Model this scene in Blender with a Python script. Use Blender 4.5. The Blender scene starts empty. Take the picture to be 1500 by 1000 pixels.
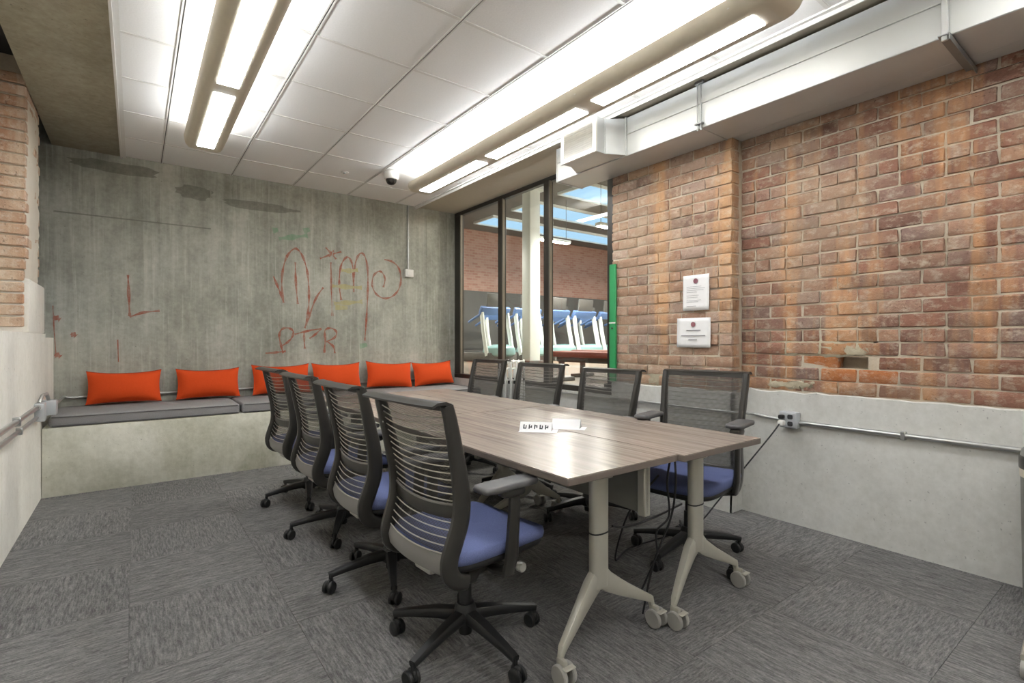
import bpy, math, random
from mathutils import Vector, Matrix
random.seed(7)
SC = bpy.context.scene
COL = SC.collection
PI = math.pi

# ------------------------------------------------------------------ camera
YAW = math.radians(36.75)
CAMH = 1.2
cam_d = bpy.data.cameras.new('camera'); cam = bpy.data.objects.new('camera', cam_d); COL.objects.link(cam)
cam_d.sensor_width = 36.0; cam_d.sensor_fit = 'HORIZONTAL'
cam_d.lens = 740.0 / 1500.0 * 36.0
cam_d.shift_y = -2.0 / 1500.0
cam_d.clip_start = 0.02
cam.location = (0, 0, CAMH)
cam.rotation_euler = (PI / 2, 0, -YAW)
SC.camera = cam

# ------------------------------------------------------------------ world, exposure
w = bpy.data.worlds.new('world'); SC.world = w; w.use_nodes = True
w.node_tree.nodes['Background'].inputs[0].default_value = (0.75, 0.85, 1.0, 1)
w.node_tree.nodes['Background'].inputs[1].default_value = 0.35
SC.view_settings.view_transform = 'Standard'
SC.view_settings.look = 'None'
SC.view_settings.exposure = 0.6
SC.view_settings.gamma = 1.0
SC.view_settings.use_curve_mapping = False
LENS_POWER = 20.0      # emission of the fluorescent lenses
TUBE_POWER = 52.0     # emission of the bare tubes that light the ceiling
SKYLIGHT_POWER = 0.95

# ------------------------------------------------------------------ main measures (metres)
H = 2.91            # ceiling
XL = -0.57          # left wall, lower face
XN = 3.46           # right wall, near brick face
XP = 3.325          # right pier face
XW = 3.50           # window plane
YB = 5.95           # back wall
YF = -2.2           # wall behind the camera
YBENCH = 5.2

# ------------------------------------------------------------------ materials
def lin(h):
    if isinstance(h, str):
        h = h.lstrip('#'); c = [int(h[i:i+2], 16) / 255 for i in (0, 2, 4)]
    else:
        c = [v / 255 for v in h]
    return tuple((v / 12.92 if v <= .04045 else ((v + .055) / 1.055) ** 2.4) for v in c) + (1,)

class NT:
    def __init__(s, name):
        s.m = bpy.data.materials.new(name); s.m.use_nodes = True
        s.t = s.m.node_tree; s.n = s.t.nodes; s.l = s.t.links
        s.b = s.n['Principled BSDF']; s.out = s.n['Material Output']
    def node(s, typ, **kw):
        nd = s.n.new(typ)
        for k, v in kw.items():
            setattr(nd, k, v)
        return nd
    def set(s, sock, v):
        if hasattr(v, 'node'): s.l.new(v, sock)
        else: sock.default_value = v
    def pos(s, kind='world', scale=(1, 1, 1), rnd=False):
        if kind == 'world':
            o = s.node('ShaderNodeNewGeometry').outputs['Position']
        else:
            o = s.node('ShaderNodeTexCoord').outputs['Object']
        if rnd:
            oi = s.node('ShaderNodeObjectInfo').outputs['Random']
            mu = s.node('ShaderNodeMath', operation='MULTIPLY'); s.l.new(oi, mu.inputs[0]); mu.inputs[1].default_value = 37.0
            ad = s.node('ShaderNodeVectorMath', operation='ADD'); s.l.new(o, ad.inputs[0]); s.l.new(mu.outputs[0], ad.inputs[1]); o = ad.outputs[0]
        mp = s.node('ShaderNodeMapping'); s.l.new(o, mp.inputs[0]); mp.inputs['Scale'].default_value = scale
        return mp.outputs[0]
    def noise(s, vec, scale=1.0, detail=4, rough=.55, lac=2.0):
        nd = s.node('ShaderNodeTexNoise'); s.l.new(vec, nd.inputs['Vector'])
        nd.inputs['Scale'].default_value = scale; nd.inputs['Detail'].default_value = detail
        nd.inputs['Roughness'].default_value = rough; nd.inputs['Lacunarity'].default_value = lac
        return nd.outputs['Fac']
    def ramp(s, fac, stops):
        r = s.node('ShaderNodeValToRGB'); s.l.new(fac, r.inputs[0]); e = r.color_ramp.elements
        while len(e) > 1: e.remove(e[-1])
        e[0].position = stops[0][0]; e[0].color = stops[0][1]
        for p, c in stops[1:]:
            k = e.new(p); k.color = c
        return r.outputs[0]
    def mix(s, fac, a, b, blend='MIX'):
        m = s.node('ShaderNodeMix', data_type='RGBA', blend_type=blend)
        s.set(m.inputs[0], fac); s.set(m.inputs[6], a); s.set(m.inputs[7], b)
        return m.outputs[2]
    def math(s, op, a, b=0.0, clamp=False):
        m = s.node('ShaderNodeMath', operation=op, use_clamp=clamp); s.set(m.inputs[0], a); s.set(m.inputs[1], b)
        return m.outputs[0]
    def bump(s, h, strength=.3, dist=.01):
        b = s.node('ShaderNodeBump'); b.inputs['Strength'].default_value = strength; b.inputs['Distance'].default_value = dist
        s.l.new(h, b.inputs['Height']); s.l.new(b.outputs[0], s.b.inputs['Normal'])
    def fin(s, col, rough=.6, metal=0.0, spec=.5):
        s.set(s.b.inputs['Base Color'], col); s.set(s.b.inputs['Roughness'], rough)
        s.b.inputs['Metallic'].default_value = metal; s.b.inputs['Specular IOR Level'].default_value = spec
        return s.m

G = lambda v: (v, v, v, 1)
def plain(name, col, rough=.5, metal=0.0, spec=.5, var=.06, scale=20, bump=0):
    t = NT(name); c = lin(col)
    f = t.noise(t.pos('object'), scale, 3)
    col_ = t.mix(f, tuple(v * (1 - var) for v in c[:3]) + (1,), tuple(min(1, v * (1 + var)) for v in c[:3]) + (1,))
    if bump: t.bump(t.noise(t.pos('object'), scale * 6, 3), bump, .004)
    return t.fin(col_, rough, metal, spec)

def emis(name, col, power, grid=None):
    t = NT(name); e = t.node('ShaderNodeEmission'); e.inputs[1].default_value = power
    if grid:
        v = t.pos('object'); sx = t.node('ShaderNodeSeparateXYZ'); t.l.new(v, sx.inputs[0])
        a = t.math('FRACT', t.math('MULTIPLY', sx.outputs[1], grid[1])); b = t.math('FRACT', t.math('MULTIPLY', sx.outputs[0], grid[0]))
        k = t.math('MAXIMUM', t.math('LESS_THAN', a, .12), t.math('LESS_THAN', b, .1))
        t.l.new(t.mix(k, lin(col), tuple(c * .55 for c in lin(col)[:3]) + (1,)), e.inputs[0])
    else:
        e.inputs[0].default_value = lin(col)
    t.l.new(e.outputs[0], t.out.inputs[0]); return t.m

def concrete_color(t, dark, light, stain, streak=.5, pit=True):
    big = t.noise(t.pos('world', (1, 1, .75)), 1.9, 8, .68)
    st = t.noise(t.pos('world', (9, 9, .45)), 1.0, 5, .6)
    fine = t.noise(t.pos('world'), 26, 4, .65)
    c = t.ramp(big, [(.32, lin(dark)), (.66, lin(light))])
    c = t.mix(t.math('MULTIPLY', t.ramp(st, [(.52, G(0)), (.72, G(1))]), streak), c, lin(stain))
    sd = t.ramp(t.noise(t.pos('world', (15, 15, .7)), 1.0, 3, .5), [(.3, G(1)), (.45, G(0))])
    c = t.mix(t.math('MULTIPLY', sd, streak * .6), c, tuple(v * .62 for v in lin(dark)[:3]) + (1,))
    s3 = t.ramp(t.noise(t.pos('world', (34, 34, 1.3)), 1.0, 4, .65), [(.54, G(0)), (.7, G(1))])
    c = t.mix(t.math('MULTIPLY', s3, streak * .9), c, lin(stain))
    c = t.mix(.45, c, t.mix(fine, G(.0), G(1.0)), 'SOFT_LIGHT')
    if pit:
        p = t.ramp(t.noise(t.pos('world'), 60, 2, .5), [(.26, G(1)), (.31, G(0))])
        c = t.mix(t.math('MULTIPLY', p, .5), c, tuple(v * .35 for v in lin(dark)[:3]) + (1,))
    return c, big, fine

def concrete(name, dark, light, stain, streak=.5, rough=.75, bump=.25, pit=True):
    t = NT(name); c, big, fine = concrete_color(t, dark, light, stain, streak, pit)
    t.bump(fine, bump, .006); return t.fin(c, rough, 0, .3)

def wall_paint(name, dark, light, stain, paint, cover=.75):
    """spray paint soaked into the same concrete"""
    t = NT(name); c, big, fine = concrete_color(t, dark, light, stain, .38)
    m = t.ramp(t.noise(t.pos('world', (1, 1, 1)), 22, 5, .7), [(.25, G(cover * .35)), (.6, G(cover))])
    t.bump(fine, .25, .006); return t.fin(t.mix(m, c, lin(paint)), .75, 0, .3)

BW = ('#84857a', '#b2b2a6', '#cccbc0')
M = {}
M['concrete_back'] = concrete('concrete_back', *BW, streak=.38)
M['concrete_patch'] = concrete('concrete_patch', '#75766b', '#8e8e84', '#97968c', .3)
M['concrete_joint'] = concrete('concrete_joint', '#8c8c80', '#b2b1a6', '#c2c1b6', .4)
M['spray_red'] = wall_paint('spray_red', *BW, '#96462c', .85)
M['spray_green'] = wall_paint('spray_green', *BW, '#5f9a72', .55)
M['spray_yellow'] = wall_paint('spray_yellow', *BW, '#b3a552', .55)
M['concrete_ceiling'] = concrete('concrete_ceiling', '#8e8875', '#a59f8b', '#b3ae9c', .15, .8, .15)
M['concrete_bench'] = concrete('concrete_bench', '#a9a893', '#dfddd0', '#e4e2d6', .12)
M['concrete_left'] = concrete('concrete_left', '#d9d5cc', '#ece8df', '#f0ece3', .15, .7, .12)
M['concrete_dado'] = concrete('concrete_dado', '#c4c3bc', '#d6d5cf', '#dbd9d2', .08, .65, .08)
M['soffit'] = plain('soffit_paint', '#b8b2a2', .7)
M['plaster'] = plain('plaster', '#d8cfc0', .8, var=.1, scale=6)
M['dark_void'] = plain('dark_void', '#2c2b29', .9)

def stained(t, c, tan, amt, lo, grime):
    """old runs of rust and lime that cross bricks and joints alike"""
    sk = t.noise(t.pos('world', (5.5, 5.5, .5)), 1.0, 4, .6)
    c = t.mix(t.math('MULTIPLY', t.ramp(sk, [(lo, G(0)), (lo + .12, G(1))]), amt), c, lin(tan))
    dr = t.ramp(t.noise(t.pos('world', (1.3, 1.3, 1.0)), 1.3, 4, .65), [(.48, G(0)), (.66, G(1))])
    return t.mix(t.math('MULTIPLY', dr, .55), c, lin(grime))
def brick_mat(name, stops, tan, tan_amt, streak_lo=.5, mort='#cbbfab', grime='#b59f87'):
    t = NT(name)
    oi = t.node('ShaderNodeObjectInfo').outputs['Random']
    c = t.ramp(oi, stops)
    mott = t.noise(t.pos('world'), 34, 5, .7)
    c = t.mix(.6, c, t.mix(mott, G(.1), G(.9)), 'SOFT_LIGHT')
    c = stained(t, c, tan, tan_amt, streak_lo, grime)
    wh = t.ramp(t.noise(t.pos('world', (1, .6, 1)), 24, 6, .75), [(.5, G(0)), (.66, G(1))])
    c = t.mix(t.math('MULTIPLY', wh, .55), c, lin(mort))
    pit = t.ramp(t.noise(t.pos('world'), 46, 3, .6), [(.3, G(1)), (.36, G(0))])
    c = t.mix(t.math('MULTIPLY', pit, .5), c, lin('#4a3328'))
    t.bump(t.noise(t.pos('world'), 45, 5, .7), .7, .008)
    return t.fin(c, .88, 0, .15)
M['brick_near'] = brick_mat('brick_near', [(0, lin('#6f564c')), (.25, lin('#886252')), (.5, lin('#946f5d')), (.75, lin('#846e65')), (1, lin('#a07c64'))], '#c09269', .75, .50)
M['brick_pier'] = brick_mat('brick_pier', [(0, lin('#927362')), (.3, lin('#a78770')), (.6, lin('#a48d7e')), (.85, lin('#b3957c')), (1, lin('#80695d'))], '#c69c72', .7, .50, '#cdbfa9', '#bda88f')
M['brick_left'] = brick_mat('brick_left', [(0, lin('#b08a70')), (.5, lin('#c2a085')), (1, lin('#b99a84'))], '#d9c7b0', .7, .45, '#dcd3c5', '#cdbba5')
M['brick_raw'] = brick_mat('brick_raw', [(0, lin('#a9683f')), (1, lin('#b47850'))], '#c08c60', .3, .6)
def mortar_mat(name, tan, amt, lo, grime):
    t = NT(name); f = t.noise(t.pos('world'), 40, 5, .7)
    c = stained(t, t.mix(f, lin('#ab9f8a'), lin('#d3c9b7')), tan, amt, lo, grime)
    t.bump(f, .5, .006); return t.fin(c, .9, 0, .2)
M['mortar'] = mortar_mat('mortar', '#c09a74', .4, .52, '#bcab95')
M['mortar_pier'] = mortar_mat('mortar_pier', '#c69a6c', .5, .48, '#c2b099')
t = NT('smear'); f = t.noise(t.pos('world'), 25, 5, .7)
M['smear'] = t.fin(t.mix(f, lin('#a2977f'), lin('#c2b9a3')), .9, 0, .2); t.bump(f, .6, .01)

# carpet tile: loop pile running along one direction of the tile
t = NT('carpet')
ln = t.noise(t.pos('object', (115, 15, 1), True), 1.0, 4, .65)
st2 = t.noise(t.pos('object', (60, 2.6, 1), True), 1.0, 3, .6)
fz = t.noise(t.pos('object', (170, 90, 1), True), 1.0, 2, .7)
c = t.ramp(ln, [(.34, lin('#5a5958')), (.5, lin('#6f6e6c')), (.68, lin('#858380'))])
c = t.mix(t.math('MULTIPLY', t.ramp(st2, [(.55, G(0)), (.75, G(1))]), .3), c, lin('#a19e98'))
c = t.mix(.85, c, t.mix(fz, G(.1), G(.9)), 'SOFT_LIGHT')
oi = t.node('ShaderNodeObjectInfo').outputs['Random']
c = t.mix(.5, c, t.mix(oi, G(.42), G(.58)), 'SOFT_LIGHT')
t.bump(t.math('ADD', ln, fz), .7, .006)
M['carpet'] = t.fin(c, .95, 0, .1)

t = NT('ceiling_tile'); f = t.noise(t.pos('object'), 90, 4, .7)
t.bump(f, .25, .004)
M['tile'] = t.fin(t.mix(f, lin('#e2e1dd'), lin('#f0efec')), .85, 0, .2)
M['runner'] = plain('grid_white', '#d9d7d1', .5)
M['runner_slot'] = plain('grid_slot', '#55534e', .6)

# laminate table top, grain along the length
t = NT('laminate')
gr = t.noise(t.pos('object', (46, 1.6, 1)), 1.0, 5, .6)
g2 = t.noise(t.pos('object', (9, .5, 1)), 1.0, 3, .55)
c = t.ramp(gr, [(.3, lin('#7f7268')), (.5, lin('#95887d')), (.7, lin('#a79b8f'))])
c = t.mix(.6, c, t.mix(g2, G(.25), G(.8)), 'SOFT_LIGHT')
M['laminate'] = t.fin(c, .27, 0, .5)
M['table_edge'] = plain('table_edge', '#6c6259', .5)
M['table_leg'] = plain('table_leg', '#b3b0a3', .35, .25)
M['caster_grey'] = plain('caster_grey', '#9d9b94', .45)
M['panel_grey'] = plain('panel_grey', '#77766f', .5)
M['black_plastic'] = plain('black_plastic', '#1f1f1f', .45)
M['chair_frame'] = plain('chair_frame', '#363430', .36, .1)
M['chair_wire'] = plain('chair_wire', '#c0bdb3', .3, .4)
M['chair_grey'] = plain('chair_grey', '#84827e', .42)
M['chair_pad'] = plain('chair_pad', '#575656', .5)
M['chair_silver'] = plain('chair_silver', '#c9c7be', .3, .6)
t = NT('seat_blue'); f = t.noise(t.pos('object'), 260, 2, .6)
t.bump(f, .4, .002); M['seat_blue'] = t.fin(t.mix(f, lin('#525a80'), lin('#6e78a0')), .9, 0, .2)

def mesh_mat(name, col, hole):
    t = NT(name); t.fin(lin(col), .6, 0, .3)
    tr = t.node('ShaderNodeBsdfTransparent'); mx = t.node('ShaderNodeMixShader')
    v = t.pos('object', (1, 1, 1)); sp = t.node('ShaderNodeSeparateXYZ'); t.l.new(v, sp.inputs[0])
    a = t.math('FRACT', t.math('MULTIPLY', sp.outputs[1], 230)); b = t.math('FRACT', t.math('MULTIPLY', sp.outputs[2], 230))
    k = t.math('MULTIPLY', t.math('LESS_THAN', a, hole), t.math('LESS_THAN', b, hole))
    t.l.new(k, mx.inputs[0]); t.l.new(t.b.outputs[0], mx.inputs[1]); t.l.new(tr.outputs[0], mx.inputs[2]); t.l.new(mx.outputs[0], t.out.inputs[0])
    return t.m
M['chair_mesh'] = mesh_mat('chair_mesh', '#474541', .58)
t = NT('pillow_orange'); f = t.noise(t.pos('object'), 300, 2, .6); f2 = t.noise(t.pos('object'), 9, 3)
t.bump(t.math('ADD', f2, t.math('MULTIPLY', f, .1)), .35, .012)
M['orange'] = t.fin(t.mix(f, lin('#c23f14'), lin('#dc5424')), .85, 0, .2)
M['orange_piping'] = plain('orange_piping', '#9c3313', .85)
t = NT('cushion_grey'); f = t.noise(t.pos('object'), 220, 2, .6)
t.bump(f, .4, .002); M['cushion'] = t.fin(t.mix(f, lin('#716f70'), lin('#a3a1a0')), .92, 0, .15)
M['cushion_piping'] = plain('cushion_piping', '#656363', .9)
M['galv'] = plain('galvanised', '#c6c8c7', .38, .35, var=.05, scale=7)
M['galv_dark'] = plain('galvanised_dark', '#8f9190', .4, .5)
M['conduit'] = plain('conduit', '#b9bab8', .3, .8)
M['box_grey'] = plain('box_grey', '#c3c6c8', .4, .3)
M['white'] = plain('white_plastic', '#e6e4de', .5)
M['paper'] = plain('paper', '#f2f1ef', .8, var=.02)
M['ink'] = plain('ink', '#8d8a8c', .8)
M['ink_dark'] = plain('ink_dark', '#2b2b2d', .7)
M['logo'] = plain('logo', '#8b5a62', .8)
M['housing'] = plain('light_housing', '#c9c0ac', .45)
M['lens'] = emis('lens', '#f7faff', LENS_POWER, (26, 13))
M['tube'] = emis('tube', '#f5f9ff', TUBE_POWER)
M['tube_dim'] = emis('tube_dim', '#f5f9ff', TUBE_POWER * .5)  # same tube at half emission, for the left light's weaker glow
M['frame_dark'] = plain('window_frame', '#3b3833', .35, .4)
M['frame_bead'] = plain('window_bead', '#7f7a70', .3, .5)
M['green'] = plain('green_paint', '#2f9257', .5)
M['white_metal'] = plain('white_metal', '#e8e8e4', .35)
M['dome'] = NT('smoked_dome').fin(lin('#26221f'), .08)
# thin glass
t = NT('glass'); tr = t.node('ShaderNodeBsdfTransparent'); tr.inputs[0].default_value = (.93, .96, .95, 1)
gl = t.node('ShaderNodeBsdfGlossy'); gl.inputs['Roughness'].default_value = .01
fr = t.node('ShaderNodeLayerWeight'); fr.inputs[0].default_value = .5
fk = t.math('ADD', t.math('MULTIPLY', t.math('POWER', fr.outputs['Facing'], 5.0), .9), .05)
mx = t.node('ShaderNodeMixShader'); t.l.new(fk, mx.inputs[0]); t.l.new(tr.outputs[0], mx.inputs[1]); t.l.new(gl.outputs[0], mx.inputs[2]); t.l.new(mx.outputs[0], t.out.inputs[0])
M['glass'] = t.m
# gym beyond the glass
t = NT('gym_brick'); bt = t.node('ShaderNodeTexBrick')
g = t.node('ShaderNodeNewGeometry').outputs['Position']; sp = t.node('ShaderNodeSeparateXYZ'); t.l.new(g, sp.inputs[0])
cb = t.node('ShaderNodeCombineXYZ'); t.l.new(t.math('ADD', sp.outputs[0], sp.outputs[1]), cb.inputs[0]); t.l.new(sp.outputs[2], cb.inputs[1])
t.l.new(cb.outputs[0], bt.inputs['Vector']); bt.inputs['Scale'].default_value = 1.0
bt.inputs['Brick Width'].default_value = .21; bt.inputs['Row Height'].default_value = .08; bt.inputs['Mortar Size'].default_value = .008
bt.inputs['Color1'].default_value = lin('#a97a6b'); bt.inputs['Color2'].default_value = lin('#bb9586'); bt.inputs['Mortar'].default_value = lin('#b79c8c')
M['gym_brick'] = t.fin(bt.outputs['Color'], .9)
M['gym_dark'] = plain('gym_dark_grey', '#5d5b58', .7)
M['gym_floor'] = plain('gym_floor', '#7a6a58', .5)
M['gym_ceiling'] = plain('gym_ceiling', '#777470', .8)
M['gym_white'] = plain('gym_white', '#dfe6e3', .5)
M['gym_blue'] = plain('gym_blue', '#5f7db0', .45)
M['gym_teal'] = plain('gym_teal', '#8fb5b5', .4)
M['gym_red'] = plain('gym_red', '#8b3f2c', .6)
M['skylight'] = emis('skylight', '#a9cdea', SKYLIGHT_POWER)
M['gym_lamp'] = emis('gym_lamp', '#fff6ec', 320.0)

# ------------------------------------------------------------------ mesh helpers
class MB:
    """collects shapes into one mesh"""
    def __init__(s): s.v = []; s.f = []
    def add(s, vs, fs, mat=None):
        o = len(s.v)
        s.v += [tuple(mat @ Vector(p)) if mat else tuple(p) for p in vs]
        s.f += [tuple(o + i for i in f) for f in fs]
        return s
    def box(s, lo, hi, mat=None):
        x0, y0, z0 = lo; x1, y1, z1 = hi
        return s.add([(x0,y0,z0),(x1,y0,z0),(x1,y1,z0),(x0,y1,z0),(x0,y0,z1),(x1,y0,z1),(x1,y1,z1),(x0,y1,z1)],
              [(0,3,2,1),(4,5,6,7),(0,1,5,4),(1,2,6,5),(2,3,7,6),(3,0,4,7)], mat)
    def bbox(s, lo, hi, b=.005, seg=2, mat=None):
        """box with rounded edges"""
        import bmesh
        bm = bmesh.new(); bmesh.ops.create_cube(bm, size=1.0)
        for v in bm.verts:
            v.co = Vector([lo[i] + (v.co[i] + .5) * (hi[i] - lo[i]) for i in range(3)])
        b = min(b, .49 * min(hi[i] - lo[i] for i in range(3)))
        bmesh.ops.bevel(bm, geom=bm.edges[:], offset=b, segments=seg, profile=.5, affect='EDGES')
        bm.verts.index_update()
        s.add([v.co[:] for v in bm.verts], [[v.index for v in f.verts] for f in bm.faces], mat); bm.free()
        return s
    def sweep(s, pts, radii, side=None, n=10, e=1.0, cap=True, mat=None, closed=False):
        """superellipse section swept along a path; radii = list of (along side, along normal)"""
        pts = [Vector(p) for p in pts]; N = len(pts)
        if not isinstance(radii, list): radii = [radii] * N
        vs = []; fs = []; prev = None
        for i, p in enumerate(pts):
            a = pts[(i - 1) % N] if closed else pts[max(i - 1, 0)]; b = pts[(i + 1) % N] if closed else pts[min(i + 1, N - 1)]
            tg = (b - a).normalized()
            if side is not None: sd = Vector(side)
            elif prev is not None: sd = prev
            else: sd = Vector((0, 0, 1)) if abs(tg.z) < .9 else Vector((1, 0, 0))
            sd = (sd - tg * sd.dot(tg)).normalized(); prev = sd; nm = tg.cross(sd)
            r = radii[i]; r = (r, r) if not isinstance(r, tuple) else r
            for k in range(n):
                an = 2 * PI * (k + .5) / n; c, q = math.cos(an), math.sin(an)
                cx = math.copysign(abs(c) ** e, c); qy = math.copysign(abs(q) ** e, q)
                vs.append(p + sd * cx * r[0] + nm * qy * r[1])
        for i in range(N if closed else N - 1):
            j = (i + 1) % N
            for k in range(n):
                fs.append((i*n+k, i*n+(k+1)%n, j*n+(k+1)%n, j*n+k))
        if cap and not closed:
            fs.append(tuple(range(n - 1, -1, -1))); fs.append(tuple((N-1)*n + k for k in range(n)))
        return s.add(vs, fs, mat)
    def lathe(s, prof, n=20, mat=None):
        vs = []; fs = []; m = len(prof)
        for r, z in prof:
            for k in range(n):
                an = 2 * PI * k / n; vs.append((r * math.cos(an), r * math.sin(an), z))
        for i in range(m - 1):
            for k in range(n):
                fs.append((i*n+k, i*n+(k+1)%n, (i+1)*n+(k+1)%n, (i+1)*n+k))
        fs.append(tuple(range(n - 1, -1, -1))); fs.append(tuple((m-1)*n + k for k in range(n)))
        return s.add(vs, fs, mat)
    def prism(s, prof, y0, y1, mat=None):
        """polygon in x-z extruded along y"""
        n = len(prof); vs = [(x, y0, z) for x, z in prof] + [(x, y1, z) for x, z in prof]
        fs = [(i, (i+1) % n, n + (i+1) % n, n + i) for i in range(n)] + [tuple(range(n-1, -1, -1)), tuple(range(n, 2*n))]
        return s.add(vs, fs, mat)
    def superell(s, a, b, c, e1, e2, nu=28, nv=12, mat=None, fn=None):
        vs = []; fs = []
        P = lambda v, e: math.copysign(abs(v) ** e, v)
        for i in range(nv + 1):
            ph = -PI/2 + PI * i / nv
            for k in range(nu):
                th = 2 * PI * k / nu
                p = [a * P(math.cos(ph), e1) * P(math.cos(th), e2), b * P(math.cos(ph), e1) * P(math.sin(th), e2), c * P(math.sin(ph), e1)]
                vs.append(fn(*p) if fn else p)
        for i in range(nv):
            for k in range(nu):
                fs.append((i*nu+k, i*nu+(k+1)%nu, (i+1)*nu+(k+1)%nu, (i+1)*nu+k))
        return s.add(vs, fs, mat)
    def build(s, name, mat, parent=None, smooth=True, angle=40):
        me = bpy.data.meshes.new(name); me.from_pydata(s.v, [], s.f); me.update()
        if mat: me.materials.append(mat)
        if smooth:
            me.polygons.foreach_set('use_smooth', [True] * len(me.polygons)); me.set_sharp_from_angle(angle=math.radians(angle))
        o = bpy.data.objects.new(name, me); COL.objects.link(o)
        if parent: o.parent = parent
        return o

def tag(o, label=None, cat=None, group=None, kind=None):
    if label: o['label'] = label
    if cat: o['category'] = cat
    if group: o['group'] = group
    if kind: o['kind'] = kind
    return o
def empty(name, loc=(0, 0, 0), rz=0.0, label=None, cat=None, group=None, kind=None):
    o = bpy.data.objects.new(name, None); COL.objects.link(o); o.location = loc; o.rotation_euler = (0, 0, rz); o.empty_display_size = .1
    return tag(o, label, cat, group, kind)
def linkdup(o, parent=None, **kw):
    c = o.copy(); COL.objects.link(c)
    if parent: c.parent = parent
    return c
def copy_tree(o, parent=None):
    c = linkdup(o, parent)
    for ch in [x for x in o.children]: copy_tree(ch, c)
    return c
def T(x, y, z): return Matrix.Translation((x, y, z))
def RZ(a): return Matrix.Rotation(a, 4, 'Z')
def RX(a): return Matrix.Rotation(a, 4, 'X')
def RY(a): return Matrix.Rotation(a, 4, 'Y')
def smooth_path(pts, k=4):
    """Catmull-Rom through the points"""
    P = [Vector(p) for p in pts]; out = []
    for i in range(len(P) - 1):
        p0 = P[max(i-1, 0)]; p1 = P[i]; p2 = P[i+1]; p3 = P[min(i+2, len(P)-1)]
        for j in range(k):
            u = j / k
            out.append(.5 * ((2*p1) + (p2-p0)*u + (2*p0-5*p1+4*p2-p3)*u*u + (3*p1-p0-3*p2+p3)*u**3))
    out.append(P[-1]); return out

# ================================================================== SETTING
# ---- floor: subfloor with carpet tiles laid quarter-turned
floor = MB().box((-.95, YF, -.06), (3.62, YB + .1, -.006)).build('floor', M['gym_dark'], smooth=False); tag(floor, kind='structure')
CT = .575
tile_me = None
def carpet_tile(x0, x1, y0, y1, turn, full):
    global tile_me
    cx, cy = (x0 + x1) / 2, (y0 + y1) / 2
    g = .0009
    if full and tile_me:
        o = bpy.data.objects.new('carpet_tile', tile_me); COL.objects.link(o)
    else:
        hx, hy = (x1 - x0) / 2 - g, (y1 - y0) / 2 - g
        if turn: hx, hy = hy, hx
        o = MB().box((-hx, -hy, -.006), (hx, hy, 0)).build('carpet_tile', M['carpet'], smooth=False)
        if full: tile_me = o.data
    o.location = (cx, cy, 0); o.rotation_euler = (0, 0, PI / 2 if turn else 0); o.parent = floor
xs = [-.57, -.02]
while xs[-1] + CT < XN: xs.append(xs[-1] + CT)
xs.append(XN)
ys = [2.27]
while ys[0] - CT > YF: ys.insert(0, ys[0] - CT)
ys.insert(0, YF); i2 = ys.index(2.27)
while ys[-1] + CT < YBENCH: ys.append(ys[-1] + CT)
ys.append(YBENCH)
for i in range(len(xs) - 1):
    for j in range(len(ys) - 1):
        full = abs(xs[i+1]-xs[i]-CT) < 1e-4 and abs(ys[j+1]-ys[j]-CT) < 1e-4
        carpet_tile(xs[i], xs[i+1], ys[j], ys[j+1], (i + j - i2) % 2 == 0, full)

# ---- back wall
wall_back = MB().box((-.95, YB, -.06), (3.56, YB + .12, 3.2)).build('wall_back', M['concrete_back'], smooth=False); tag(wall_back, kind='structure')
# formwork joints
for x in (.62, 1.84, 3.05):
    MB().box((x - .004, YB - .003, .6), (x + .004, YB + .01, H)).build('formwork_joint', M['concrete_joint'], wall_back, False)
MB().box((-.57, YB - .004, 2.325), (.62, YB + .01, 2.337)).build('formwork_joint', M['concrete_patch'], wall_back, False)
def wall_patch(x0, x1, z0, z1, seed):
    rnd = random.Random(seed); n = 22; vs = []
    for i in range(n):
        a = 2 * PI * i / n; k = rnd.uniform(.72, 1.0)
        vs.append(((x0 + x1)/2 + (x1 - x0)/2 * k * math.copysign(abs(math.cos(a)) ** .7, math.cos(a)), YB - .0012, (z0 + z1)/2 + (z1 - z0)/2 * k * math.copysign(abs(math.sin(a)) ** .8, math.sin(a))))
    MB().add(vs, [tuple(range(n))]).build('dark_patch', M['concrete_patch'], wall_back, False)
for q in ((.30, .66, 2.60, 2.75, 1), (.66, 1.50, 2.58, 2.68, 2), (-.5, .25, 2.74, 2.86, 3)): wall_patch(*q)
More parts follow.
